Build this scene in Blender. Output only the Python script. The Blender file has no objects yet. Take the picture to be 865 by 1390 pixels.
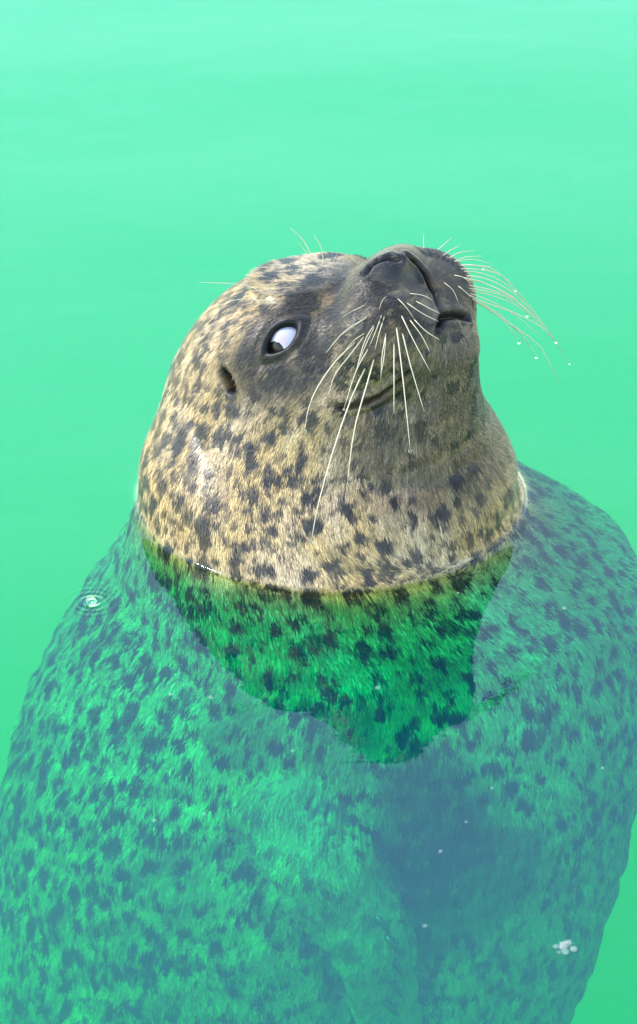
import bpy, math, random
import numpy as np

random.seed(4); rng = np.random.default_rng(4)
sc = bpy.context.scene

# ------------------------------------------------------------------ camera
PITCH = math.radians(30)            # the photographer looks down at the pool
DIST, SCALE = 2.6, 2100.0           # metres to the seal, photo pixels per metre there
RX = np.array((1.0, 0, 0))
UP = np.array((0, math.sin(PITCH), math.cos(PITCH)))
TC = np.array((0, -math.cos(PITCH), math.sin(PITCH)))
CAM = TC * DIST + RX * (-17.5 / SCALE) + UP * (-20.0 / SCALE)
cam_data = bpy.data.cameras.new('camera')
cam = bpy.data.objects.new('camera', cam_data)
sc.collection.objects.link(cam)
cam.location = CAM
cam.rotation_euler = (math.pi / 2 - PITCH, 0, 0)
cam_data.sensor_fit = 'VERTICAL'
cam_data.sensor_height = 24.0
cam_data.lens = 24.0 * DIST * SCALE / 1390.0
cam_data.clip_end = 500.0
cam_data.dof.use_dof = True
cam_data.dof.focus_distance = DIST - 0.10
cam_data.dof.aperture_fstop = 9.0
sc.camera = cam

# ------------------------------------------------------------------ sky, sun, exposure
SUN_EL, SUN_AZ = math.radians(50), math.radians(275)    # azimuth clockwise from +Y: from the camera's left
world = bpy.data.worlds.new('World'); sc.world = world
world.use_nodes = True
wn = world.node_tree
sky = wn.nodes.new('ShaderNodeTexSky'); sky.sky_type = 'NISHITA'
sky.sun_disc = False
sky.sun_elevation = SUN_EL; sky.sun_rotation = SUN_AZ
sky.air_density = 1.8; sky.dust_density = 0.3; sky.ozone_density = 1.5
bg = wn.nodes['Background']
wn.links.new(sky.outputs[0], bg.inputs[0])
bg.inputs[1].default_value = 0.15
sun_data = bpy.data.lights.new('sun', 'SUN')
sun_data.energy = 1.5; sun_data.angle = math.radians(16); sun_data.color = (1.0, 0.93, 0.82)
sun = bpy.data.objects.new('sun', sun_data); sc.collection.objects.link(sun)
from mathutils import Vector, Matrix
sdir = Vector((math.sin(SUN_AZ) * math.cos(SUN_EL), math.cos(SUN_AZ) * math.cos(SUN_EL), math.sin(SUN_EL)))
sun.rotation_euler = (-sdir).to_track_quat('-Z', 'Y').to_euler()
sun.location = (-3, -3, 5)
sc.view_settings.view_transform = 'Standard'
sc.view_settings.look = 'None'
sc.view_settings.gamma = 1.0
sc.view_settings.use_curve_mapping = False
sc.view_settings.exposure = 2.2
sc.cycles.use_denoising = True
sc.cycles.max_bounces = 7
sc.cycles.diffuse_bounces = 3
sc.cycles.glossy_bounces = 4
sc.cycles.transmission_bounces = 8
sc.cycles.transparent_max_bounces = 12
sc.cycles.volume_bounces = 1

# ------------------------------------------------------------------ node helpers
class NT:
    def __init__(self, name):
        self.m = bpy.data.materials.new(name); self.m.use_nodes = True
        self.t = self.m.node_tree; self.t.nodes.clear()
        self.out = self.t.nodes.new('ShaderNodeOutputMaterial')
    def n(self, typ, ins=None, **props):
        nd = self.t.nodes.new(typ)
        for k, v in props.items(): setattr(nd, k, v)
        for k, v in (ins or {}).items(): self.set(nd.inputs[k], v)
        return nd
    def set(self, sock, v):
        if isinstance(v, bpy.types.NodeSocket): self.t.links.new(v, sock)
        elif isinstance(v, bpy.types.Node): self.t.links.new(v.outputs[0], sock)
        else: sock.default_value = v
    def math(self, op, a, b=0.0, c=0.0, clamp=False):
        nd = self.n('ShaderNodeMath', {0: a, 1: b, 2: c}, operation=op, use_clamp=clamp)
        return nd.outputs[0]
    def vmath(self, op, a, b):
        return self.n('ShaderNodeVectorMath', {0: a, 1: b}, operation=op).outputs[0]
    def mapr(self, v, a, b, c=0.0, d=1.0, typ='SMOOTHSTEP'):
        return self.n('ShaderNodeMapRange', {0: v, 1: a, 2: b, 3: c, 4: d}, interpolation_type=typ).outputs[0]
    def mix(self, f, a, b, blend='MIX'):
        nd = self.n('ShaderNodeMix', data_type='RGBA', blend_type=blend)
        self.set(nd.inputs[0], f); self.set(nd.inputs[6], a); self.set(nd.inputs[7], b)
        return nd.outputs[2]
    def noise(self, vec, scale, detail=2.0, rough=0.5, dist=0.0):
        return self.n('ShaderNodeTexNoise', {'Vector': vec, 'Scale': scale, 'Detail': detail, 'Roughness': rough, 'Distortion': dist}).outputs[0]
    def attr(self, name, out='Fac'):
        return self.n('ShaderNodeAttribute', attribute_name=name).outputs[out]

def smoothstep(a, b, x):
    t = np.clip((x - a) / (b - a), 0, 1)
    return t * t * (3 - 2 * t)

def mesh_object(name, verts, faces, mat, parent=None, smooth=True):
    me = bpy.data.meshes.new(name)
    me.from_pydata([tuple(v) for v in verts], [], [tuple(f) for f in faces])
    me.materials.append(mat)
    if smooth: me.polygons.foreach_set('use_smooth', np.ones(len(me.polygons), bool))
    me.update()
    o = bpy.data.objects.new(name, me); sc.collection.objects.link(o)
    if parent is not None: o.parent = parent
    return o

def grid_object(name, V, quads, mat, parent=None):
    me = bpy.data.meshes.new(name)
    nv, nf = len(V), len(quads)
    me.vertices.add(nv); me.vertices.foreach_set('co', V.astype(np.float32).ravel())
    me.loops.add(nf * 4); me.loops.foreach_set('vertex_index', quads.astype(np.int32).ravel())
    me.polygons.add(nf)
    me.polygons.foreach_set('loop_start', np.arange(0, nf * 4, 4, dtype=np.int32))
    me.polygons.foreach_set('loop_total', np.full(nf, 4, np.int32))
    me.polygons.foreach_set('use_smooth', np.ones(nf, bool))
    me.update(calc_edges=True); me.validate()
    me.materials.append(mat)
    o = bpy.data.objects.new(name, me); sc.collection.objects.link(o)
    if parent is not None: o.parent = parent
    return o

def tube(pts, radii, sides=5):
    pts = np.asarray(pts, float); V = []; F = []
    n = len(pts)
    tan = np.gradient(pts, axis=0); tan /= np.linalg.norm(tan, axis=1)[:, None]
    ref = np.array((0.31, 0.84, 0.44))
    for i in range(n):
        a = np.cross(tan[i], ref); a /= np.linalg.norm(a); b = np.cross(tan[i], a)
        for k in range(sides):
            t = 2 * math.pi * k / sides
            V.append(pts[i] + radii[i] * (math.cos(t) * a + math.sin(t) * b))
    for i in range(n - 1):
        for k in range(sides):
            k2 = (k + 1) % sides
            F.append((i * sides + k, i * sides + k2, (i + 1) * sides + k2, (i + 1) * sides + k))
    F.append(tuple(range(sides))[::-1]); F.append(tuple(range((n - 1) * sides, n * sides)))
    return V, F

def ellipsoid_mesh(c, axes, nu=12, nv=8):
    """axes: three vectors (already scaled); poles on the third"""
    V, F = [], []
    c = np.asarray(c, float); A = [np.asarray(a, float) for a in axes]
    V.append(c - A[2])
    for j in range(1, nv):
        t = -math.pi / 2 + math.pi * j / nv
        for i in range(nu):
            p = 2 * math.pi * i / nu
            V.append(c + A[0] * math.cos(t) * math.cos(p) + A[1] * math.cos(t) * math.sin(p) + A[2] * math.sin(t))
    V.append(c + A[2])
    for i in range(nu):
        F.append((0, 1 + (i + 1) % nu, 1 + i))
        e = 1 + (nv - 2) * nu
        F.append((len(V) - 1, e + i, e + (i + 1) % nu))
    for j in range(nv - 2):
        for i in range(nu):
            a = 1 + j * nu + i; b = 1 + j * nu + (i + 1) % nu
            F.append((a, b, b + nu, a + nu))
    return V, F

# ------------------------------------------------------------------ pool floor
def mat_pool_floor():
    k = NT('pool_paint')
    geo = k.n('ShaderNodeNewGeometry').outputs['Position']
    n1 = k.noise(geo, 0.9, 4.0)
    col = k.mix(k.mapr(n1, 0.35, 0.65), (0.10, 0.44, 0.40, 1), (0.12, 0.48, 0.45, 1))
    b = k.n('ShaderNodeBsdfPrincipled', {'Base Color': col, 'Roughness': 0.7})
    k.set(k.out.inputs[0], b)
    return k.m
POOL_Z = -1.75
pf = mesh_object('pool_floor', [(-45, -45, POOL_Z), (45, -45, POOL_Z), (45, 45, POOL_Z), (-45, 45, POOL_Z)], [(0, 1, 2, 3)], mat_pool_floor())
pf['kind'] = 'structure'

# ------------------------------------------------------------------ the seal as an implicit shape
def nrm(v): return np.asarray(v, float) / np.linalg.norm(v)
def cam2w(r, u, t): return r * RX + u * UP + t * TC
Hf = nrm(cam2w(0.52, 0.50, 0.69))                     # where the nose points
Hd = cam2w(-0.72, 0.69, 0.0); Hd = nrm(Hd - Hf * Hd.dot(Hf))   # top of the head
Hr = np.cross(Hf, Hd)                                   # the seal's right side
NOSE = cam2w(104 / SCALE, 299 / SCALE, 0.120)
def hp(a, d, r): return NOSE - a * Hf + d * Hd + r * Hr # a: back from the nose

def smin(a, b, k):
    h = np.maximum(k - np.abs(a - b), 0) / k
    return np.minimum(a, b) - h * h * k * 0.25
def ell(q, c, r):
    p = [(q[i] - c[i]) for i in range(3)]
    k0 = np.sqrt(sum((p[i] / r[i]) ** 2 for i in range(3)))
    k1 = np.sqrt(sum((p[i] / r[i] ** 2) ** 2 for i in range(3))) + 1e-9
    return k0 * (k0 - 1) / k1
def cone(q, a, b, ra, rb):
    ab = [b[i] - a[i] for i in range(3)]; L2 = sum(x * x for x in ab)
    h = np.clip(sum((q[i] - a[i]) * ab[i] for i in range(3)) / L2, 0, 1)
    d = np.sqrt(sum((q[i] - a[i] - h * ab[i]) ** 2 for i in range(3)))
    return d - (ra + (rb - ra) * h)

#        z      cx     cy     rx     ry
SECT = np.array([
    (-1.40, -0.16,  0.02, 0.010, 0.010),
    (-1.30, -0.16,  0.02, 0.055, 0.055),
    (-1.05, -0.145, 0.01, 0.100, 0.090),
    (-0.80, -0.12,  0.00, 0.140, 0.130),
    (-0.60, -0.095,-0.01, 0.172, 0.160),
    (-0.45, -0.056,-0.015,0.202, 0.180),
    (-0.33, -0.030,-0.015,0.211, 0.193),
    (-0.27, -0.017,-0.012,0.213, 0.197),
    (-0.20, -0.004,-0.005,0.212, 0.198),
    (-0.15,  0.010, 0.004,0.208, 0.192),
    (-0.10,  0.022, 0.016,0.194, 0.178),
    (-0.065, 0.028, 0.016,0.175, 0.158),
    (-0.035, 0.018, 0.007,0.153, 0.139),
    (-0.015, 0.009, 0.005,0.139, 0.128),
    ( 0.00,  0.000, 0.000,0.126, 0.117),
    ( 0.03, -0.002, 0.003,0.118, 0.107),
    ( 0.06, -0.006, 0.010,0.103, 0.092),
    ( 0.09, -0.014, 0.018,0.084, 0.072),
    ( 0.12, -0.024, 0.018,0.058, 0.050),
    ( 0.15, -0.024, 0.010,0.025, 0.025)])
ZT = np.linspace(-1.40, 0.15, 800)
def _pch(zs, ys, zt):      # monotone-ish smooth interpolation (Catmull-Rom with finite differences)
    m = np.gradient(ys, zs)
    i = np.clip(np.searchsorted(zs, zt) - 1, 0, len(zs) - 2)
    h = zs[i + 1] - zs[i]; t = (zt - zs[i]) / h
    return ((2*t**3 - 3*t**2 + 1) * ys[i] + (t**3 - 2*t**2 + t) * h * m[i] + (-2*t**3 + 3*t**2) * ys[i + 1] + (t**3 - t**2) * h * m[i + 1])
ST = [_pch(SECT[:, 0], SECT[:, k], ZT) for k in range(1, 5)]

FLIP = []       # filled below: flipper capsules (points in world)
def sdf(P, flip=True):
    x, y, z = P[..., 0], P[..., 1], P[..., 2]
    zc = np.clip(z, -1.40, 0.15)
    cx, cy, rx, ry = [np.interp(zc, ZT, s) for s in ST]
    e = np.sqrt(((x - cx) / rx) ** 2 + ((y - cy) / ry) ** 2)
    body = (e - 1) * np.minimum(rx, ry)
    body = np.where(z > 0.15, np.maximum(body, z - 0.15), body)
    D = P - NOSE
    q = (-(D @ Hf), D @ Hd, D @ Hr)
    qs = (q[0], q[1], np.abs(q[2]))
    f = smin(body, ell(qs, (0.128, -0.014, 0), (0.076, 0.059, 0.060)), 0.045)          # skull
    f = smin(f, cone(qs, (0.100, -0.002, 0), (0.036, -0.012, 0), 0.042, 0.026), 0.03)  # bridge
    f = smin(f, ell(qs, (0.100, -0.022, 0.026), (0.048, 0.042, 0.034)), 0.035)        # cheek
    f = smin(f, cone(qs, (0.030, -0.049, 0.0), (0.115, -0.078, 0), 0.022, 0.050), 0.040)  # lower jaw
    f = smin(f, ell(qs, (0.036, -0.020, 0.025), (0.035, 0.033, 0.031)), 0.014)        # whisker pad
    f = smin(f, ell(qs, (0.022, 0.007, 0), (0.021, 0.014, 0.027)), 0.014)             # nose
    f = smin(f, ell(qs, (0.098, 0.022, 0.036), (0.028, 0.017, 0.018)), 0.025)         # brow
    if flip:
        for a, b, ra, rb in FLIP:
            f = smin(f, cone((x, y, z), a, b, ra, rb), 0.008)
    return f

def hit(px, py, flip=True):
    """point of the seal's surface seen at a photo pixel (vectorised)"""
    px = np.atleast_1d(np.asarray(px, float)); py = np.atleast_1d(np.asarray(py, float))
    d = ((px - 432.5) / SCALE / DIST)[:, None] * RX - ((py - 695) / SCALE / DIST)[:, None] * UP - TC
    d /= np.linalg.norm(d, axis=1)[:, None]
    t = np.full(len(px), DIST - 0.45); best = np.full(len(px), 9.0); bt = t.copy()
    for _ in range(160):
        s = sdf(CAM + d * t[:, None], flip)
        up = np.abs(s) < best; best = np.where(up, np.abs(s), best); bt = np.where(up, t, bt)
        t = t + np.clip(s * 0.6, -0.02, 0.05)
        t = np.minimum(t, DIST + 0.8)
    return CAM + d * bt[:, None]
def pix(px, py, t):
    """point at a photo pixel at distance t (metres toward the camera from the pivot)"""
    d = ((px - 432.5) / SCALE / DIST) * RX - ((py - 695) / SCALE / DIST) * UP - TC
    return CAM + d * (DIST - t)
def hitline(pts, n):
    pts = np.array(pts, float)
    u = np.concatenate([[0], np.cumsum(np.linalg.norm(np.diff(pts, axis=0), axis=1))])
    v = np.linspace(0, u[-1], n)
    return hit(np.interp(v, u, pts[:, 0]), np.interp(v, u, pts[:, 1]), False)
def grad(P):
    e = 5e-4; g = np.stack([sdf(P + np.eye(3)[i] * e) - sdf(P - np.eye(3)[i] * e) for i in range(3)], -1)
    return g / np.linalg.norm(g, axis=-1)[..., None]

# folded fore flipper on the side turned to the camera
fp = hit([392, 445, 495, 520], [1120, 1185, 1255, 1360], False)
fn = grad(fp)
fq = fp - fn * np.array([0.008, -0.010, -0.016, -0.012])[:, None]
rr = [0.031, 0.032, 0.028, 0.019]
FLIP = [(fq[i], fq[i + 1], rr[i], rr[i + 1]) for i in range(3)]

# ---- rings along the spine
NPHI = 560
zb = np.concatenate([np.linspace(-1.392, -0.45, 120)[:-1], np.linspace(-0.45, -0.02, 150)])
spine = [np.array((np.interp(z, ZT, ST[0]), np.interp(z, ZT, ST[1]), z)) for z in zb]
end = hp(0.036, -0.016, 0); skull = hp(0.120, -0.010, 0)
p0 = spine[-1]; c0 = p0 + np.array((-0.015, 0, 0.06)); 
tt = np.linspace(0, 1, 330)[1:]
bez = [(1-t)**3 * p0 + 3*(1-t)**2*t * c0 + 3*(1-t)*t*t * skull + t**3 * end for t in tt]
spine = np.array(spine + bez)
nb = len(zb)
w = np.concatenate([np.zeros(nb), tt]); w = smoothstep(0, 0.75, w)
w[:nb] = 0
Bd = nrm((-0.93, 0.35, 0)); 
Fv = np.array([nrm((1 - a) * np.array((0, 0, 1.0)) + a * Hf) for a in w])
Dv = np.array([(1 - a) * Bd + a * Hd for a in w]); Dv -= (Dv * Fv).sum(1)[:, None] * Fv; Dv /= np.linalg.norm(Dv, axis=1)[:, None]
Lv = np.cross(Fv, Dv)
NC = 90
cap = np.linspace(0, math.pi / 2 * 0.997, NC + 1)[1:]
O = np.concatenate([spine, np.repeat(spine[-1:], NC, 0)])
Fv = np.concatenate([Fv, np.repeat(Fv[-1:], NC, 0)]); Dv = np.concatenate([Dv, np.repeat(Dv[-1:], NC, 0)]); Lv = np.concatenate([Lv, np.repeat(Lv[-1:], NC, 0)])
ca = np.concatenate([np.zeros(len(spine)), cap])
phi = np.linspace(0, 2 * math.pi, NPHI, endpoint=False)
dirs = (np.cos(ca)[:, None, None] * (np.cos(phi)[None, :, None] * Dv[:, None] + np.sin(phi)[None, :, None] * Lv[:, None]) + np.sin(ca)[:, None, None] * Fv[:, None])
lo = np.zeros(dirs.shape[:2]); hi = np.full(dirs.shape[:2], 0.42)
for _ in range(17):
    mid = (lo + hi) / 2
    s = sdf(O[:, None] + dirs * mid[..., None])
    lo = np.where(s < 0, mid, lo); hi = np.where(s < 0, hi, mid)
V = O[:, None] + dirs * lo[..., None]
NR = len(V)

# ---- surface features, pressed into the head along its normals
N = np.zeros_like(V)
Hsel = V[..., 2] > -0.55
N[Hsel] = grad(V[Hsel])
def dist_to(pts, lim=0.06):
    c = pts.mean(0); R = np.linalg.norm(pts - c, axis=1).max() + lim
    m = np.linalg.norm(V - c, axis=-1) < R
    Q = V[m]; d = np.full(len(Q), 9.0)
    for p in pts: d = np.minimum(d, np.linalg.norm(Q - p, axis=1))
    out = np.full(V.shape[:2], 9.0); out[m] = d
    return out
shortm = np.zeros(V.shape[:2]); disp = np.zeros(V.shape[:2]); skin = np.zeros(V.shape[:2])   # skin: bare black skin at rims and slits
def groove(pts, n, width, depth, dark, lip=0.0, fade=(0.5, 0.5)):
    global disp, skin
    P = hitline(pts, n); t = np.linspace(0, 1, n)
    wt = (fade[0] + (1 - fade[0]) * smoothstep(0, 0.18, t)) * (fade[1] + (1 - fade[1]) * smoothstep(1, 0.82, t))
    c = P.mean(0); R = np.linalg.norm(P - c, axis=1).max() + 0.03
    m = np.linalg.norm(V - c, axis=-1) < R
    Q = V[m]; g = np.zeros(len(Q)); g2 = np.zeros(len(Q)); dm_ = np.full(len(Q), 9.0)
    for p, w_ in zip(P, wt):
        d = np.linalg.norm(Q - p, axis=1)
        g = np.maximum(g, w_ * np.exp(-(d / width) ** 2)); g2 = np.maximum(g2, w_ * np.exp(-(d / (width * 1.25)) ** 2)); dm_ = np.minimum(dm_, d)
    disp[m] += -depth * g + lip * np.exp(-((dm_ - 2.2 * width) / (1.1 * width)) ** 2)
    skin[m] = np.maximum(skin[m], dark * g2)
    if dark > 0.5: shortm[m] = np.maximum(shortm[m], np.exp(-(dm_ / 0.006) ** 2))
MOUTH = [(452, 549), (470, 553), (492, 548), (515, 538), (538, 522), (560, 500), (580, 472), (594, 447), (602, 430), (618, 428), (634, 431)]
groove(MOUTH[:6], 90, 0.0018, 0.0036, 0.85, 0.0010, (0.3, 0.1))
groove(MOUTH[5:8], 40, 0.0020, 0.0022, 0.35, 0.0, (0.6, 0.6))
groove(MOUTH[7:], 50, 0.0021, 0.0042, 1.0, 0.0010, (0.2, 1.0))
groove([(470, 566), (500, 560), (530, 546), (556, 524)], 60, 0.003, 0.0015, 0.2)
groove([(480, 530), (510, 522), (534, 505)], 40, 0.003, 0.0015, 0.25)
groove([(497, 371), (503, 361), (514, 354), (529, 349), (541, 354)], 60, 0.0021, 0.0055, 1.0, 0.0010)
groove([(553, 347), (566, 358), (577, 372), (584, 388), (588, 398)], 60, 0.0015, 0.0036, 1.0, 0.0008)
groove([(588, 398), (595, 414), (601, 430)], 30, 0.0014, 0.0020, 0.35)
groove([(246, 536), (256, 560), (268, 590), (285, 622)], 60, 0.0045, 0.0008, 0.12)
groove([(303, 507), (309, 518), (313, 528)], 30, 0.0034, 0.0080, 1.0)
groove([(302, 505), (309, 518), (314, 530)], 30, 0.0055, 0.0, 1.0, 0.0, (1.0, 1.0))
groove([(520, 642), (560, 640), (610, 622), (650, 588)], 70, 0.006, 0.0016, 0.0)
groove([(470, 640), (520, 665), (590, 655), (660, 618)], 70, 0.006, 0.0022, 0.0)
# creases where the folded flipper meets the trunk
for line in ([(318, 1140), (350, 1185), (400, 1240), (445, 1300), (470, 1380)], [(425, 1080), (470, 1108), (512, 1150), (548, 1205), (568, 1290), (570, 1380)]):
    lp = np.array(line, float); tq = np.linspace(0, len(lp) - 1, 60)
    cp = hit(np.interp(tq, np.arange(len(lp)), lp[:, 0]), np.interp(tq, np.arange(len(lp)), lp[:, 1]))
    dcr = dist_to(cp, 0.03)
    disp -= 0.009 * np.exp(-(dcr / 0.0065) ** 2)
# eye opening, an almond in the tangent plane
EYE = hit(381, 459, False)[0]; En = grad(EYE[None])[0]
eu = nrm(hit(401, 441, False)[0] - hit(362, 478, False)[0]); eu = nrm(eu - En * eu.dot(En)); ev = np.cross(En, eu)
De = V - EYE
u = De @ eu; v = De @ ev; nn = De @ En
near = np.linalg.norm(De, axis=-1) < 0.05
ea, eb = 0.0124, 0.0070
uu = np.clip(u / ea, -1.6, 1.6)
rho = (np.abs(u / ea) ** 1.6 + np.abs(v / (eb * (1 + 0.06 * uu))) ** 1.6) ** (1 / 1.6)
rho = np.where(near, rho, 99)
disp += -0.0075 * (1 - smoothstep(0.80, 1.04, rho)) + 0.0012 * np.exp(-((rho - 1.30) / 0.26) ** 2) - 0.0007 * np.exp(-((rho - 1.85) / 0.2) ** 2)
skin = np.maximum(skin, 1 - smoothstep(1.15, 2.0, rho))
# mirrored features for the hidden side: eye socket and ear
def mirror(p):
    D = p - NOSE; return p - 2 * D.dot(Hr) * Hr
EYE2 = mirror(EYE) - 0.010 * Hd - 0.004 * Hf; En2 = En - 2 * En.dot(Hr) * Hr
EYE2 = EYE2 - En2 * (sdf(EYE2[None])[0] + 0.0015)
rho2 = np.linalg.norm(V - EYE2, axis=-1) / 0.011
disp += -0.0075 * (1 - smoothstep(0.80, 1.04, rho2)) + 0.0019 * np.exp(-((rho2 - 1.28) / 0.22) ** 2)
skin = np.maximum(skin, 1 - smoothstep(1.15, 1.5, rho2))
# whisker pad: rows of small dimples
Dn = V - NOSE
qa, qd, qr = -(Dn @ Hf), Dn @ Hd, Dn @ Hr
for row in range(5):
    for j in range(6):
        for sgn in (1, -1):
            a_, d_ = 0.022 + j * 0.0068 + 0.002 * (row % 2), -0.002 - row * 0.0075
            m = (np.abs(qa - a_) < 0.006) & (np.abs(qd - d_) < 0.006) & (qr * sgn > 0.008)
            dd = np.sqrt((qa - a_) ** 2 + (qd - d_) ** 2)
            g = np.where(m, np.exp(-(dd / 0.0014) ** 2), 0)
            disp -= 0.0007 * g; skin = np.maximum(skin, 0.8 * g)
# loose skin folds running round the neck
s_len = np.concatenate([[0], np.cumsum(np.linalg.norm(np.diff(O, axis=0), axis=1))])
s_len[len(spine):] = s_len[len(spine) - 1] + 0.05 * np.sin(cap)
lowf = sum(0.0007 * np.sin(s_len[:, None] * k1 + 2.3 * np.sin(phi[None] * n1 + p1) + p1) for k1, n1, p1 in ((95, 2, 0.4), (140, 3, 1.9), (61, 1, 4.1)))
disp += lowf * smoothstep(0.06, 0.02, -V[..., 2]) * smoothstep(0.10, 0.16, qa)
# slack skin of the trunk under water
und = sum(a_ * np.sin(V @ np.array(kv) + 1.7 * np.sin(V @ np.array(k2)) + p_) for a_, kv, k2, p_ in (
    (0.0016, (30, 55, 160), (70, -40, 60), 0.3), (0.0010, (-80, 60, 260), (90, 110, 40), 2.1), (0.0022, (25, -30, 62), (40, 20, -55), 4.0)))
disp += 0.55 * und * smoothstep(-0.01, -0.06, V[..., 2])
V = V + N * disp[..., None]

# ---- colour masks (coat markings, plus shade painted under the jaw and on the belly)
nose_d = np.sqrt((qa - 0.03) ** 2 + (qd + 0.010) ** 2 + (qr * 0.8) ** 2)
muzzle = 1 - smoothstep(0.036, 0.066, nose_d)
eyed = np.sqrt(((V - (EYE + 0.010 * Hf + 0.004 * Hd)) @ Hf / 1.35) ** 2 + ((V - EYE) @ Hd / 1.0) ** 2 + ((V - EYE) @ Hr) ** 2)
eyed2 = np.sqrt(((V - EYE2) @ Hf / 1.35) ** 2 + ((V - EYE2) @ Hd) ** 2 + ((V - EYE2) @ Hr) ** 2)
face = np.maximum(1 - smoothstep(0.026, 0.060, eyed), 1 - smoothstep(0.016, 0.035, eyed2))
chin = (1 - smoothstep(0.045, 0.095, np.sqrt((qa - 0.055) ** 2 + (qd + 0.075) ** 2 + np.maximum(qr, 0) ** 2 * 0.6)))  # shade below jaw and throat, painted as darker coat
pad = 1 - smoothstep(0.012, 0.024, np.sqrt((qa - 0.012) ** 2 + ((qd - 0.006) * 1.0) ** 2 + (qr * 0.75) ** 2))
darkm = np.clip(np.maximum.reduce([0.95 * muzzle, 0.95 * face * smoothstep(0.052, 0.036, qd), 0.75 * chin]), 0, 1)
for bx_, by_, br_, bw_ in ((600, 1150, 0.050, 0.9), (570, 1075, 0.034, 0.8), (680, 1180, 0.040, 0.7), (590, 1240, 0.035, 0.7), (330, 990, 0.026, 0.5), (470, 1010, 0.030, 0.5), (230, 1180, 0.03, 0.4), (640, 1230, 0.035, 0.5)):  # belly shade beside the flipper painted in, with some darker coat blotches
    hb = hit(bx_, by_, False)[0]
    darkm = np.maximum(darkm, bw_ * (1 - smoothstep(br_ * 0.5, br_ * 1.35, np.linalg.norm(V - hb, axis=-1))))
back = smoothstep(-0.2, 0.8, np.cos(phi))[None] * smoothstep(0.02, -0.10, V[..., 2])
fl_d = np.full(V.shape[:2], 9.0)
for a_, b_, ra_, rb_ in FLIP: fl_d = np.minimum(fl_d, cone((V[..., 0], V[..., 1], V[..., 2]), a_, b_, ra_, rb_))
flip_m = 1 - smoothstep(0.0, 0.006, fl_d)
back = 0.6 * back - 0.35 * smoothstep(0.0, -0.02, V[..., 2]) + 0.45 * smoothstep(-0.1, 0.7, np.cos(phi))[None] * smoothstep(0.0, 0.03, V[..., 2])
back = back - 0.2 * flip_m; darkm = darkm * (1 - flip_m)
furv = np.stack([np.broadcast_to(0.12 * np.cos(phi)[None], disp.shape), np.broadcast_to(0.12 * np.sin(phi)[None], disp.shape), np.broadcast_to(s_len[:, None], disp.shape)], -1)

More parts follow.
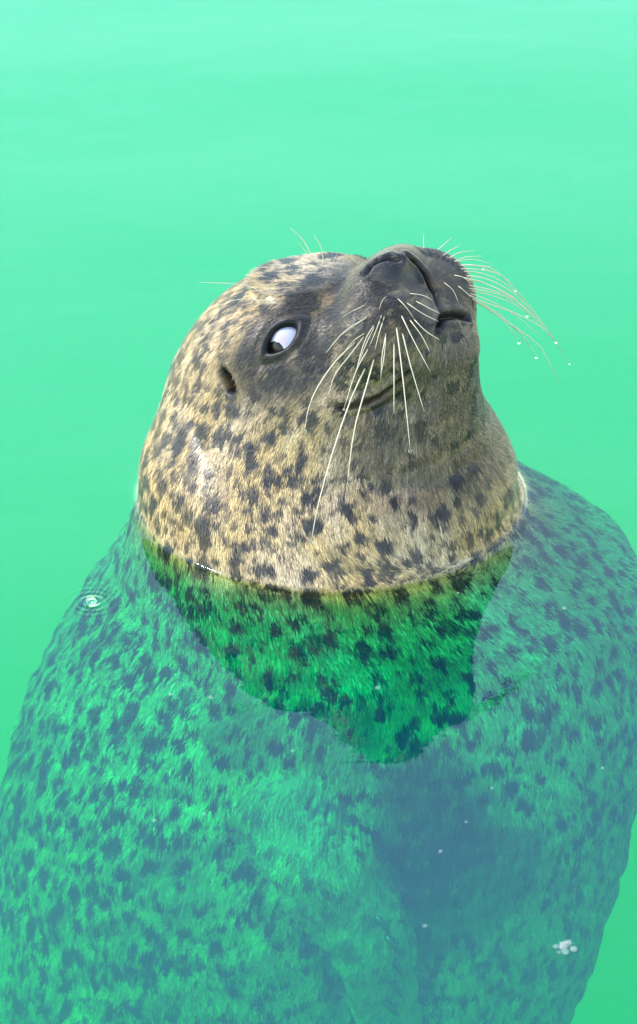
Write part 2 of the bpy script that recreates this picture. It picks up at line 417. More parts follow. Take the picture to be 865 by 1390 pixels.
# ---- coat material
def mat_coat(strand=False):
    k = NT('wet_hair_strands' if strand else 'spotted_wet_fur')
    F = k.attr('fur', 'Vector')
    pos = k.n('ShaderNodeNewGeometry').outputs['Position']
    dark = k.attr('dark'); skin = k.attr('skin'); dens = k.attr('back'); padm = k.attr('pad')
    warp = k.n('ShaderNodeTexNoise', {'Vector': F, 'Scale': 9.0, 'Detail': 1.0}).outputs['Color']
    warp = k.vmath('MULTIPLY', k.vmath('SUBTRACT', warp, (0.5, 0.5, 0.5)), (0.03, 0.03, 0.04))
    Fw = k.vmath('ADD', F, warp)
    st1 = k.noise(k.vmath('MULTIPLY', Fw, (760, 760, 120)), 1.0, 3.0, 0.6)      # clumped wet hair
    st2 = k.noise(k.vmath('MULTIPLY', Fw, (1700, 1700, 240)), 1.0, 2.0, 0.5)   # single hairs
    st3 = k.noise(k.vmath('MULTIPLY', Fw, (150, 150, 40)), 1.0, 2.0, 0.5)
    flow = k.attr('flow', 'Vector'); R0 = k.attr('rpos', 'Vector')
    off = k.math('MULTIPLY_ADD', st1, 0.012, k.math('MULTIPLY_ADD', st2, 0.005, -0.0085))
    R1 = k.vmath('ADD', R0, k.n('ShaderNodeVectorMath', {0: flow, 'Scale': off}, operation='SCALE').outputs[0])
    jit = k.n('ShaderNodeTexNoise', {'Vector': R0, 'Scale': 130.0, 'Detail': 2.0}).outputs['Color']
    P = k.vmath('ADD', R1, k.vmath('MULTIPLY', k.vmath('SUBTRACT', jit, (0.5, 0.5, 0.5)), (0.012, 0.012, 0.012)))
    def spots(scale, r0, r1, soft, shift):
        vo = k.n('ShaderNodeTexVoronoi', {'Vector': k.vmath('ADD', P, (shift, shift * 2, shift)), 'Scale': scale, 'Randomness': 1.0}, feature='F1')
        rnd = k.n('ShaderNodeSeparateColor', {0: vo.outputs['Color']}).outputs[0]
        th = k.mapr(rnd, 0.0, 1.0, r0, r1, 'LINEAR')
        th = k.math('MULTIPLY_ADD', dens, 0.12, th)
        return k.mapr(k.math('SUBTRACT', th, vo.outputs['Distance']), -soft, soft)
    s1 = spots(88, 0.27, 0.60, 0.13, 0.0)
    s2 = spots(150, 0.02, 0.56, 0.15, 0.37)
    blot = k.mapr(k.noise(P, 30, 2.0, 0.6), 0.54, 0.66)
    sp = k.math('MAXIMUM', s1, k.math('MULTIPLY', s2, 0.9))
    sp = k.math('MAXIMUM', sp, k.math('MULTIPLY', blot, k.math('MULTIPLY_ADD', dens, 0.30, 0.15)))
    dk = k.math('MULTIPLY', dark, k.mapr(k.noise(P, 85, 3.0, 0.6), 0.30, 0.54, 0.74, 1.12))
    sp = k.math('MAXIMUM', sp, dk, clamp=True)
    tone = k.noise(k.vmath('MULTIPLY', Fw, (14, 14, 9)), 1.0, 3.0, 0.6)
    light = k.mix(k.mapr(tone, 0.35, 0.65), (0.35, 0.235, 0.095, 1), (0.41, 0.305, 0.195, 1))
    light = k.mix(k.mapr(st3, 0.40, 0.75, 0, 0.5), light, (0.19, 0.125, 0.05, 1))
    fib = k.mapr(k.math('MULTIPLY_ADD', st2, 0.5, k.math('MULTIPLY', st1, 0.5)), 0.34, 0.66, 0.42, 1.5, 'LINEAR')
    fibc = k.n('ShaderNodeCombineColor', {0: fib, 1: fib, 2: fib}).outputs[0]
    light = k.mix(1.0, light, fibc, 'MULTIPLY')
    darkc = k.mix(k.mapr(st1, 0.42, 0.72), (0.005, 0.0048, 0.0056, 1), (0.027, 0.025, 0.028, 1))
    col = k.mix(k.math('MULTIPLY', sp, 0.96), light, darkc)
    col = k.mix(k.math('MULTIPLY', k.attr('flip'), 0.55), col, (0.20, 0.165, 0.20, 1))
    col = k.mix(padm, col, (0.0075, 0.007, 0.0075, 1))
    col = k.mix(skin, col, (0.004, 0.0035, 0.004, 1))
    # soaked hair is darker; its yellow is painted in against the water's teal light
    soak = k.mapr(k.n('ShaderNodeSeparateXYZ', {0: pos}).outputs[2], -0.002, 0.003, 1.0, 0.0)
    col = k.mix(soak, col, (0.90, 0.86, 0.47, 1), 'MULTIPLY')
    if strand:
        t_ = k.attr('tint'); col = k.mix(1.0, col, k.n('ShaderNodeCombineColor', {0: t_, 1: t_, 2: t_}).outputs[0], 'MULTIPLY')
    hgt = k.math('MULTIPLY_ADD', st1, 0.0016, k.math('MULTIPLY', st2, 0.0006))
    hgt = k.math('MULTIPLY', hgt, k.math('SUBTRACT', 1.0, k.math('MULTIPLY', k.math('MAXIMUM', padm, skin), 0.8)))
    leather = k.noise(pos, 650, 3.0)
    hgt = k.math('ADD', hgt, k.math('MULTIPLY', k.math('MULTIPLY', leather, padm), 0.0011))
    bump = k.n('ShaderNodeBump', {'Strength': 0.8, 'Distance': 1.0, 'Height': hgt})
    rough = k.math('MULTIPLY_ADD', k.math('MAXIMUM', skin, padm), -0.10, 0.38)
    film = k.mapr(k.n('ShaderNodeSeparateXYZ', {0: pos}).outputs[2], -0.002, 0.002, 0.0, 0.5)     # film of water on the coat
    film = k.math('MULTIPLY', film, k.math('MULTIPLY_ADD', k.math('MAXIMUM', skin, k.math('MULTIPLY', dark, 0.7)), -0.75, 1.0))
    # fur under water hardly reflects: water and wet hair bend light alike
    spec = k.mapr(k.n('ShaderNodeSeparateXYZ', {0: pos}).outputs[2], -0.002, 0.002, 0.02, 0.24)
    spec = k.math('MULTIPLY', spec, k.math('MULTIPLY_ADD', k.math('MAXIMUM', skin, k.math('MULTIPLY', dark, 0.45)), -0.55, 1.0))
    b = k.n('ShaderNodeBsdfPrincipled', {'Base Color': col, 'Roughness': rough, 'Specular IOR Level': spec, 'Coat Weight': film, 'Coat Roughness': 0.30, 'Coat IOR': 1.33})
    if not strand: k.set(b.inputs['Normal'], bump)
    k.set(k.out.inputs[0], b)
    return k.m

seal = bpy.data.objects.new('harbour_seal', None)
sc.collection.objects.link(seal)
seal.location = (-0.06, 0.02, -1.40)
seal['label'] = 'spotted grey and tan seal holding its whiskered head up out of green water'
seal['category'] = 'seal'
bpy.context.view_layer.update()
SINV = seal.matrix_world.inverted()
def adopt(o, parent=seal):
    o.parent = parent
    o.matrix_parent_inverse = parent.matrix_world.inverted()
    return o

idx = np.arange(NR * NPHI).reshape(NR, NPHI)
quads = np.stack([idx[:-1], np.roll(idx[:-1], -1, 1), np.roll(idx[1:], -1, 1), idx[1:]], -1).reshape(-1, 4)
body = grid_object('body', V.reshape(-1, 3), quads, mat_coat())
adopt(body)
def add_attr(name, arr, typ='FLOAT'):
    a = body.data.attributes.new(name, typ, 'POINT')
    a.data.foreach_set('vector' if typ == 'FLOAT_VECTOR' else 'value', np.ascontiguousarray(arr, np.float32).ravel())
flowv = np.zeros_like(V); flowv[3:] = V[:-3] - V[3:]; flowv[:3] = (0, 0, -1)
flowv /= np.linalg.norm(flowv, axis=-1)[..., None] + 1e-9
add_attr('flow', flowv, 'FLOAT_VECTOR'); add_attr('rpos', V, 'FLOAT_VECTOR')
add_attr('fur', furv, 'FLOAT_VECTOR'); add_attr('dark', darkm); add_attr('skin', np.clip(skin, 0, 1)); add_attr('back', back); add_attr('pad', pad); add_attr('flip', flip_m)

# ---- the coat's hair: flat-lying strands, coloured where they root
def build_fur():
    du = np.roll(V, -1, 1) - np.roll(V, 1, 1); dv = np.gradient(V, axis=0)
    Nn = np.cross(du, dv); Nn /= np.linalg.norm(Nn, axis=-1)[..., None] + 1e-12
    Nn = np.where(((Nn * N).sum(-1) < 0)[..., None], -Nn, Nn)
    Nn = np.where(Hsel[..., None], Nn, N)
    sel0 = Hsel & ((N @ TC) > -0.45) & (skin < 0.22) & (pad < 0.5) & (rho > 1.35)
    # cell areas give an even spread
    ea_ = np.linalg.norm(np.roll(V, -1, 1) - V, axis=-1); eb_ = np.zeros_like(ea_); eb_[:-1] = np.linalg.norm(V[1:] - V[:-1], axis=-1)
    area = ea_ * eb_
    z = V[..., 2]
    dens = np.where(z > -0.01, 1.45e6, 0.55e6) * area * sel0
    dens[NR - 40:] = 0; dens[:2] = 0
    cnt = rng.poisson(np.minimum(dens, 6))
    rows, cols = np.nonzero(cnt)
    rep_ = cnt[rows, cols]; rows = np.repeat(rows, rep_); cols = np.repeat(cols, rep_)
    n = len(rows)
    fr, fc = rng.random(n), rng.random(n)
    r2 = np.minimum(rows + 1, NR - 1); c2 = (cols + 1) % NPHI
    def lerp(A):
        A = A[..., None] if A.ndim == 2 else A
        return (A[rows, cols] * ((1 - fr) * (1 - fc))[:, None] + A[r2, cols] * (fr * (1 - fc))[:, None] + A[rows, c2] * ((1 - fr) * fc)[:, None] + A[r2, c2] * (fr * fc)[:, None])
    P = lerp(V); Q = lerp(Nn); Q /= np.linalg.norm(Q, axis=1)[:, None]
    T = V[np.maximum(rows - 3, 0), cols] - V[rows, cols]            # toward the tail
    T -= (T * Q).sum(1)[:, None] * Q; T /= np.linalg.norm(T, axis=1)[:, None] + 1e-9
    B = np.cross(Q, T)
    f_ = lerp(furv)
    sw = 0.30 * np.sin(f_[:, 0] * 95 + 40 * f_[:, 2]) + 0.25 * np.sin(f_[:, 1] * 130 - 61 * f_[:, 2] + 1.0) + 0.22 * np.sin(330 * f_[:, 0] + 210 * f_[:, 1] + 150 * f_[:, 2])
    ang = 0.20 * sw + rng.normal(0, 0.13, n) + 0.12
    T = T * np.cos(ang)[:, None] + B * np.sin(ang)[:, None]; B = np.cross(Q, T)
    dN = lerp(qa)[:, 0]
    wet = P[:, 2] > -0.01
    near_face = smoothstep(0.02, 0.11, dN)
    L = np.where(wet, 0.0026 + 0.0030 * near_face, 0.0050) * rng.uniform(0.65, 1.25, n) * (1 - 0.85 * np.maximum(lerp(shortm)[:, 0], np.exp(-((lerp(np.minimum(rho, 50.0))[:, 0] - 1.4) / 0.8) ** 2)))
    W = np.where(wet, 0.00026, 0.00042) * rng.uniform(0.7, 1.3, n)
    lift = np.where(wet, 0.035 + 0.06 * rng.random(n), 0.02 + 0.03 * rng.random(n)) * L
    # hair ends at the water's edge
    drop_ = np.maximum(-T[:, 2], 1e-3)
    L = np.where((P[:, 2] > 0.002), np.minimum(L, 0.85 * (P[:, 2] - 0.0015) / drop_ + 1e-4), L)
    L = np.where(np.abs(P[:, 2]) < 0.002, 1e-4, L); lift = np.minimum(lift, 0.1 * L)
    root = P - Q * 0.0003
    mid = P + T * (0.55 * L)[:, None] + Q * (0.0003 + 0.7 * lift)[:, None]
    tip = P + T * L[:, None] + Q * (0.0002 + lift)[:, None]
    hw = (B * W[:, None])
    VV = np.stack([root - hw, root + hw, mid - hw * 0.8, mid + hw * 0.8, tip], 1).reshape(-1, 3)
    b0 = np.arange(n) * 5
    tri = np.stack([b0, b0 + 1, b0 + 3, b0, b0 + 3, b0 + 2, b0 + 2, b0 + 3, b0 + 4], 1).reshape(-1, 3)
    me = bpy.data.meshes.new('fur')
    nv, nf = len(VV), len(tri)
    me.vertices.add(nv); me.vertices.foreach_set('co', VV.astype(np.float32).ravel())
    me.loops.add(nf * 3); me.loops.foreach_set('vertex_index', tri.astype(np.int32).ravel())
    me.polygons.add(nf)
    me.polygons.foreach_set('loop_start', np.arange(0, nf * 3, 3, dtype=np.int32)); me.polygons.foreach_set('loop_total', np.full(nf, 3, np.int32))
    me.polygons.foreach_set('use_smooth', np.ones(nf, bool))
    me.update(calc_edges=True)
    def at(name, a, typ='FLOAT'):
        at_ = me.attributes.new(name, typ, 'POINT')
        at_.data.foreach_set('vector' if typ == 'FLOAT_VECTOR' else 'value', np.repeat(a, 5, 0).astype(np.float32).ravel())
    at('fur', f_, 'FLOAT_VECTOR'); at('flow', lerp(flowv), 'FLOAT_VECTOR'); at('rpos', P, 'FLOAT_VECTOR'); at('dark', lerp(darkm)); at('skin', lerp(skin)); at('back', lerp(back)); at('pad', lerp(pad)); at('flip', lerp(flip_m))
    at('tint', rng.uniform(0.68, 1.36, n))
    o = bpy.data.objects.new('fur', me); sc.collection.objects.link(o)
    me.materials.append(mat_coat(True))
    o['kind'] = 'stuff'
    adopt(o)
    print('FUR strands', n)
build_fur()

# ---- eyes
def _claws():
    m_ = bpy.data.materials['spotted_wet_fur']
    k = NT('dark_claw'); b = k.n('ShaderNodeBsdfPrincipled', {'Base Color': (0.02, 0.017, 0.015, 1), 'Roughness': 0.3}); k.set(k.out.inputs[0], b)
    for px, py in ((513, 1247), (528, 1275), (535, 1305), (534, 1335), (526, 1362)):
        p = hit(px, py)[0]; n_ = grad(p[None])[0]
        d = nrm(cam2w(0.55, -0.75, 0.1)); d = nrm(d - n_ * d.dot(n_) * 0.9)
        pts = [p - d * 0.003 - n_ * 0.001, p + d * 0.003 + n_ * 0.0022, p + d * 0.008 + n_ * 0.003, p + d * 0.013 + n_ * 0.0014]
        Vc, Fc = tube(pts, [0.0024, 0.0022, 0.0015, 0.0003], 7)
        adopt(mesh_object('claw', Vc, Fc, k.m))
_claws()
def simple(name, col, rough=0.4, **kw):
    k = NT(name); b = k.n('ShaderNodeBsdfPrincipled', {'Base Color': (*col, 1), 'Roughness': rough, **kw}); k.set(k.out.inputs[0], b); return k.m
def mat_sclera(c, pink, lo_):
    k = NT('eye_white')
    pos = k.n('ShaderNodeTexCoord').outputs['Object']
    def spot(p, r0, r1):
        d = k.n('ShaderNodeVectorMath', {0: pos, 1: tuple(p)}, operation='DISTANCE').outputs['Value']
        return k.mapr(k.math('MULTIPLY_ADD', k.noise(pos, 500, 2), 0.004, d), r0, r1, 1.0, 0.0)
    col = k.mix(k.math('MULTIPLY', spot(pink, 0.003, 0.0085), 0.55), (0.24, 0.235, 0.29, 1), (0.26, 0.13, 0.13, 1))
    veins = k.mapr(k.noise(pos, 350, 4, 0.7, 1.0), 0.55, 0.72, 0.0, 0.25)
    col = k.mix(veins, col, (0.28, 0.19, 0.18, 1))
    b = k.n('ShaderNodeBsdfPrincipled', {'Base Color': col, 'Roughness': 0.12, 'Coat Weight': 0.6, 'Coat Roughness': 0.04})
    k.set(k.out.inputs[0], b); return k.m
iris_m = simple('dark_iris', (0.004, 0.0035, 0.004), 0.22, **{'Specular IOR Level': 0.25})
def build_eye(C, n_, u_, v_, iris_uv, label=None):
    R = 0.0150; c = C - n_ * (R + 0.0016)
    pk = c + R * nrm(n_ + 0.08 * u_ * iris_uv[0] + 0.2 * iris_uv[1] * v_)
    Ve, Fe = ellipsoid_mesh(c, (u_ * R, v_ * R, n_ * R), 36, 24)
    e = mesh_object('eye', Ve, Fe, mat_sclera(c, pk, 0)); adopt(e)
    bpy.context.view_layer.update()
    d = nrm(n_ * 1.0 + iris_uv[0] * u_ + iris_uv[1] * v_)
    p = c + d * (R - 0.0026)
    a = nrm(np.cross(d, (0.3, 0.2, 0.9))); b = np.cross(d, a)
    Vi, Fi = ellipsoid_mesh(p, (a * 0.0066, b * 0.0066, d * 0.0032), 24, 12)
    i = mesh_object('iris', Vi, Fi, iris_m); adopt(i, e)
    return e
e1 = build_eye(EYE, En, eu, ev, (-0.66, -0.16))
e1['label'] = 'rolled eye showing its pale white with the dark iris in the corner'
build_eye(EYE2, En2, eu - 2 * eu.dot(Hr) * Hr, ev - 2 * ev.dot(Hr) * Hr, (0.1, 0.0))

# ---- whiskers: each a tapered bristle rooted in the skin
def mat_whisker():
    k = NT('whisker_bristle')
    b = k.n('ShaderNodeBsdfPrincipled', {'Base Color': (0.36, 0.31, 0.20, 1), 'Roughness': 0.3, 'Subsurface Weight': 0.0})
    k.set(k.out.inputs[0], b); return k.m
wm = mat_whisker()
def mat_drop():
    k = NT('water_droplet')
    b = k.n('ShaderNodeBsdfPrincipled', {'Base Color': (1, 1, 1, 1), 'Roughness': 0.02, 'IOR': 1.33, 'Transmission Weight': 1.0})
    k.set(k.out.inputs[0], b); return k.m
dm = mat_drop()
def resample(pts, n):
    pts = np.array(pts, float)
    u = np.linspace(0, len(pts) - 1, n)
    m = np.gradient(pts, axis=0)
    i = np.clip(u.astype(int), 0, len(pts) - 2); t = (u - i)[:, None]
    return ((2*t**3 - 3*t**2 + 1) * pts[i] + (t**3 - 2*t**2 + t) * m[i] + (-2*t**3 + 3*t**2) * pts[i + 1] + (t**3 - t**2) * m[i + 1])
def whisker(pts, mode, r0=0.00055, drop=None):
    P2 = resample(pts, 9)
    if mode == 'far':
        root = hit(P2[0, 0], P2[0, 1], False)[0]
        dep = np.array([(p - CAM) @ TC + DIST for p in [root]])[0]
        L = np.concatenate([[0], np.cumsum(np.linalg.norm(np.diff(P2, axis=0), axis=1))]) / SCALE
        W = np.array([pix(P2[i, 0], P2[i, 1], dep - 0.004 - 0.35 * L[i]) for i in range(9)])
    else:
        S = hit(P2[:, 0], P2[:, 1], False)
        T = (S - CAM) @ TC + DIST
        L = np.concatenate([[0], np.cumsum(np.linalg.norm(np.diff(P2, axis=0), axis=1))]) / SCALE
        slope = 0.42 if mode == 'near' else 0.15
        want = T[0] - 0.002 + slope * L - 0.9 * L * L
        on = sdf(S) < 0.004
        T2 = np.maximum(want, np.where(on, T + 0.004 * np.minimum(1, np.arange(9) / 2.0), -9)); T2[0] = T[0] - 0.002
        for _ in range(2): T2[1:-1] = np.maximum(T2[1:-1], 0.5 * (T2[:-2] + T2[2:]) * 0.5 + 0.5 * T2[1:-1])
        W = np.array([pix(P2[i, 0], P2[i, 1], T2[i]) for i in range(9)])
    taper = np.linspace(1, 0, 9) ** 0.7
    Vw, Fw = tube(W, r0 * (0.25 + 0.75 * taper), 5)
    o = mesh_object('whisker', Vw, Fw, wm); adopt(o)
    if drop:
        for f_, rd in drop:
            i = int(round(f_ * 8)); rd *= 0.65; c = W[i] - np.array((0, 0, rd * 0.6))
            Vd, Fd = ellipsoid_mesh(c, ((rd, 0, 0), (0, rd, 0), (0, 0, rd * 1.25)), 10, 8)
            bpy.context.view_layer.update()
            adopt(mesh_object('water_drop', Vd, Fd, dm), o)
    return o
def z1(*p): return [(240 + x / 2.883, 290 + y / 2.883) for x, y in p]
def z2(*p): return [(460 + x / 2.544, 290 + y / 2.544) for x, y in p]
NEAR = [
    (z1((745, 355), (690, 380), (650, 405)), 0.7, None),
    (z1((758, 400), (670, 450), (620, 500), (585, 545)), 0.9, None),
    ([(484, 463), (455, 491), (431, 526), (419, 554), (414, 584)], 1.15, [(1, 0.0016)]),
    ([(497, 453), (476, 481), (455, 508), (446, 536)], 1.0, None),
    ([(510, 441), (497, 467), (485, 498)], 0.8, None),
    ([(502, 470), (483, 505), (467, 555)], 1.0, [(0.6, 0.0010), (1, 0.0012)]),
    ([(497, 498), (476, 543), (450, 620), (431, 690), (423, 734)], 1.35, [(1, 0.0017)]),
    ([(509, 484), (497, 526), (483, 575), (475, 625), (472, 657)], 1.2, [(1, 0.0013)]),
    ([(524, 450), (522, 480), (517, 512)], 0.9, None),
    ([(535, 461), (535, 510), (535, 562)], 1.1, None),
    ([(537, 435), (544, 487), (552, 560), (557, 611)], 1.2, [(1, 0.0015)]),
    ([(545, 447), (558, 498), (576, 559)], 1.1, None),
    ([(543, 424), (562, 463), (584, 504)], 1.0, None),
    (z2((240, 360), (285, 420), (313, 475)), 0.9, None),
    (z2((255, 360), (300, 405), (350, 437)), 0.9, None),
    (z2((230, 305), (290, 345), (345, 372)), 0.8, None),
    (z2((262, 300), (310, 325), (350, 345)), 0.8, None),
    (z2((240, 275), (290, 282), (325, 300)), 0.7, None),
    (z2((150, 345), (130, 400), (105, 460)), 0.9, None),
    (z2((160, 350), (140, 410), (125, 470)), 0.9, None),
    (z2((165, 405), (150, 490), (145, 575)), 0.9, None),
    (z2((105, 350), (50, 390), (0, 425)), 0.8, None),
    (z2((95, 410), (50, 440), (10, 490)), 0.8, None),
    (z2((125, 380), (90, 440), (60, 540)), 0.9, None),
    (z2((200, 290), (230, 320), (262, 365)), 0.7, None),
    (z2((165, 285), (150, 300), (140, 330)), 0.6, None),
    (z2((360, 235), (395, 265), (412, 305)), 0.7, None),
    (z2((410, 248), (435, 268), (458, 290)), 0.8, None),
    (z2((395, 212), (430, 220), (455, 240)), 0.8, None),
]
for p, r, dr in NEAR: whisker(p, 'near', 0.00043 * r, dr)
FAR = [
    (z2((405, 180), (520, 185), (610, 262), (690, 360), (797, 515)), 1.0, [(0.55, 0.0013), (1, 0.0010)]),
    (z2((395, 215), (490, 235), (600, 290), (680, 370), (750, 440)), 1.0, [(1, 0.0014)]),
    (z2((410, 250), (480, 298), (600, 340), (700, 392), (750, 440)), 1.0, [(0.55, 0.0012)]),
    (z2((440, 280), (530, 340), (620, 400), (700, 465), (765, 590)), 1.1, None),
    (z2((448, 290), (510, 325), (590, 380), (645, 435), (682, 492)), 1.0, [(1, 0.0015)]),
    (z2((440, 282), (500, 318), (565, 365), (622, 440)), 0.9, [(1, 0.0017)]),
    (z2((455, 290), (462, 305), (472, 328)), 0.7, [(1, 0.0014)]),
    (z2((335, 130), (365, 105), (393, 80)), 0.6, None),
    (z2((345, 158), (380, 130), (420, 108)), 0.7, None),
    (z2((368, 162), (415, 135), (470, 128)), 0.8, None),
    (z2((388, 168), (440, 150), (495, 146)), 0.8, None),
    (z2((405, 178), (480, 180), (555, 216)), 0.8, [(0.6, 0.0010)]),
    (z2((410, 198), (490, 205), (570, 238), (640, 300)), 0.9, None),
    (z2((425, 225), (500, 240), (590, 280), (660, 340)), 0.9, None),
    (z2((440, 262), (520, 280), (600, 310), (650, 348)), 0.9, [(1, 0.0015)]),
    (z2((430, 245), (520, 262), (610, 300), (690, 370), (745, 432)), 0.9, None),
    (z2((295, 128), (293, 100), (293, 70)), 0.5, None),
    (z2((420, 215), (500, 222), (600, 272), (700, 375), (770, 475)), 0.9, None),
    (z2((436, 270), (520, 300), (610, 350), (690, 420)), 0.8, None),
    (z2((446, 288), (530, 330), (610, 395), (660, 455)), 0.8, None),
    (z2((398, 190), (470, 192), (545, 205), (600, 240)), 0.8, None),
    (z2((380, 172), (430, 160), (480, 160), (530, 178)), 0.7, None),
    (z2((430, 255), (510, 268), (580, 290), (640, 335)), 0.8, None),
]
for p, r, dr in FAR: whisker(p, 'far', 0.00044 * r, dr)
BROW = [
    ([(428, 360), (413, 328), (394, 309)], 0.9), ([(439, 362), (437, 338), (427, 320)], 0.8),
    ([(368, 402), (330, 387), (271, 383)], 0.9), ([(379, 397), (355, 386), (332, 378)], 0.6),
    ([(374, 411), (327, 406), (288, 418)], 0.8), ([(425, 358), (414, 340), (403, 327)], 0.5), ([(450, 362), (455, 350), (460, 341)], 0.5),
    ([(375, 413), (358, 411), (344, 416)], 0.5)]
for p, r in BROW: whisker(p, 'brow', 0.00042 * r)

# ------------------------------------------------------------------ water: one closed body with a rippled top that climbs the wet neck
aa = -phi; ax_ = np.stack([np.cos(aa), np.sin(aa), 0 * aa], -1)
lo = np.full(NPHI, 0.02); hi = np.full(NPHI, 0.30)
for _ in range(24):
    mid = (lo + hi) / 2; s = sdf(ax_ * mid[:, None]); lo = np.where(s < 0, mid, lo); hi = np.where(s < 0, hi, mid)
ring = (ax_ * lo[:, None])[::-1, :2]
cen = ring.mean(0)
outd = ring - cen; rl = np.linalg.norm(outd, axis=1); outd /= rl[:, None]
offs = np.concatenate([[-0.05, -0.03, -0.012], np.linspace(-0.004, 0.008, 13), [0.010, 0.013, 0.018, 0.026, 0.04, 0.06, 0.09, 0.14, 0.2, 0.3, 0.5, 0.8, 1.3, 2.2, 4, 8, 16, 30]])
WV, WQ = [], []
for o_ in offs:
    hgt = 0.0024 * math.exp(-max(o_ + 0.001, 0) / 0.0020) if o_ > -0.005 else 0.0024
    for j in range(NPHI):
        WV.append((*(ring[j] + outd[j] * o_), hgt))
nring = len(offs)
for r_ in range(nring - 1):
    for j in range(NPHI):
        j2 = (j + 1) % NPHI
        WQ.append((r_ * NPHI + j, (r_ + 1) * NPHI + j, (r_ + 1) * NPHI + j2, r_ * NPHI + j2))
base = len(WV)
for j in range(NPHI): WV.append((*(ring[j] + outd[j] * 30), POOL_Z - 0.2))
for j in range(NPHI):
    j2 = (j + 1) % NPHI
    WQ.append(((nring - 1) * NPHI + j, base + j, base + j2, (nring - 1) * NPHI + j2))
WQ.append(tuple(range(NPHI))); WQ.append(tuple(base + j for j in range(NPHI))[::-1])
BUB = pix(125, 817, 0); 
def on_water(px, py, z=0.0):
    d = ((px - 432.5) / SCALE / DIST) * RX - ((py - 695) / SCALE / DIST) * UP - TC
    return CAM + d * ((z - CAM[2]) / d[2])
BUB = on_water(125, 817)
def mat_water():
    k = NT('green_pool_water')
    pos = k.n('ShaderNodeNewGeometry').outputs['Position']
    sw = k.noise(k.vmath('MULTIPLY', pos, (0.9, 2.0, 1)), 1.0, 1.0, 0.5)
    md = k.noise(k.vmath('MULTIPLY', pos, (9, 14, 9)), 1.0, 2.0, 0.5)
    fi = k.noise(k.vmath('MULTIPLY', pos, (60, 60, 60)), 1.0, 2.0, 0.5)
    h = k.math('MULTIPLY_ADD', sw, 0.0120, k.math('MULTIPLY_ADD', md, 0.0005, k.math('MULTIPLY', fi, 0.00013)))
    d = k.n('ShaderNodeVectorMath', {0: pos, 1: tuple(BUB)}, operation='DISTANCE').outputs['Value']
    ringw = k.math('MULTIPLY', k.math('SINE', k.math('MULTIPLY', d, 1250.0)), k.math('MULTIPLY', k.math('EXPONENT', k.math('MULTIPLY', d, -170.0)), 0.0006))
    h = k.math('ADD', h, ringw)
    bump = k.n('ShaderNodeBump', {'Strength': 1.0, 'Distance': 1.0, 'Height': h})
    inc = k.n('ShaderNodeNewGeometry').outputs['Incoming']
    c = k.math('ABSOLUTE', k.n('ShaderNodeVectorMath', {0: bump.outputs[0], 1: inc}, operation='DOT_PRODUCT').outputs['Value'])
    fr = k.math('MULTIPLY_ADD', k.math('POWER', k.math('SUBTRACT', 1.0, c, clamp=True), 4.65), 0.98, 0.02)
    gl = k.n('ShaderNodeBsdfGlossy', {'Color': (1, 1, 1, 1), 'Roughness': 0.0, 'Normal': bump})
    tr = k.n('ShaderNodeBsdfTransparent', {'Color': (1, 1, 1, 1)})
    mx = k.n('ShaderNodeMixShader', {0: fr, 1: tr, 2: gl})
    k.set(k.out.inputs[0], mx)
    ab = k.n('ShaderNodeVolumeAbsorption', {'Color': (0.0, 0.995, 0.932, 1), 'Density': 40.0})
    scat = k.n('ShaderNodeVolumeScatter', {'Color': (0.30, 0.36, 1.0, 1), 'Density': 0.88, 'Anisotropy': 0.2})
    vol = k.n('ShaderNodeAddShader', {0: ab, 1: scat})
    k.set(k.out.inputs[1], vol)
    k.m.cycles.homogeneous_volume = True
    return k.m
water = mesh_object('water', WV, WQ, mat_water())
water['kind'] = 'structure'

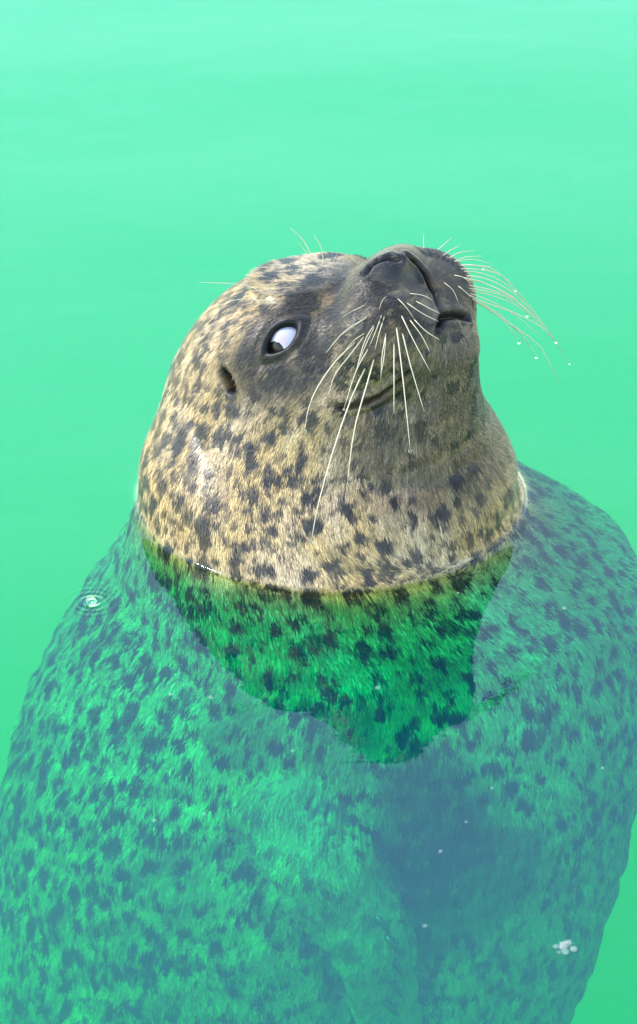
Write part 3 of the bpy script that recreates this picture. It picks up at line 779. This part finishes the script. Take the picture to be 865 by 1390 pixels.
# ------------------------------------------------------------------ small things afloat on the water
def mat_foam():
    k = NT('pale_foam')
    b = k.n('ShaderNodeBsdfPrincipled', {'Base Color': (0.26, 0.30, 0.28, 1), 'Roughness': 0.15})
    t = k.n('ShaderNodeBsdfTransparent')
    lw = k.n('ShaderNodeLayerWeight', {'Blend': 0.35}).outputs['Facing']
    k.set(k.out.inputs[0], k.n('ShaderNodeMixShader', {0: k.mapr(lw, 0.0, 0.9, 0.14, 0.55), 1: t, 2: b})); return k.m
fm = mat_foam()
def dome(name, px, py, r, mat, label, cat, group=None, hz=0.8, ax=1.0):
    p = on_water(px, py)
    Vd, Fd = ellipsoid_mesh((0, 0, 0), ((r * ax, 0, 0), (0, r, 0), (0, 0, r * hz)), 14, 10)
    o = mesh_object(name, Vd, Fd, mat); o.location = (p[0], p[1], r * hz * 0.25)
    o.rotation_euler = (0, 0, rng.uniform(0, 3))
    o['label'] = label; o['category'] = cat
    if group: o['group'] = group
    return o
dome('bubble', 124, 817, 0.0034, dm, 'clear bubble ringed by ripples beside the seal\'s submerged back', 'bubble')
p = on_water(765, 1287)
Vf, Ff = [], []
for q in range(20):
    a_, d_ = rng.uniform(0, 6.28), 0.0052 * math.sqrt(rng.random())
    r_ = rng.uniform(0.0008, 0.0036) * (1 - d_ / 0.012)
    Vd, Fd = ellipsoid_mesh((1.15 * d_ * math.cos(a_), d_ * math.sin(a_), r_ * 0.25), ((r_, 0, 0), (0, r_, 0), (0, 0, r_ * 0.5)), 10, 8)
    Ff += [tuple(i + len(Vf) for i in f_) for f_ in Fd]; Vf += Vd
fo = mesh_object('foam_blob', Vf, Ff, fm); fo.location = (p[0], p[1], 0.0)
fo['label'] = 'pale clump of foam bubbles floating past the seal\'s flank'; fo['category'] = 'foam'
for px, py, r in ((232, 943, 0.0014), (286, 947, 0.0016), (210, 1114, 0.0013), (397, 1019, 0.0011), (766, 826, 0.0015), (513, 934, 0.0018), (622, 805, 0.0010), (598, 1156, 0.0013), (633, 1116, 0.0011), (577, 1257, 0.0014), (668, 1070, 0.0011), (277, 1105, 0.0010), (818, 1043, 0.0012)):
    if (px, py) in ((513, 934), (622, 805)): lab = ('tiny air bubble floating in the dark green reflection under the chin', 'air bubbles in the dark reflection')
    elif px > 560: lab = ('tiny pale air bubble over the dark belly beyond the fore flipper', 'air bubbles over the belly')
    else: lab = ('tiny pale air bubble over the spotted back side of the body', 'air bubbles over the back')
    dome('air_bubble', px, py, r * 0.75, fm, lab[0], 'bubble', lab[1], 0.7, 1.2)
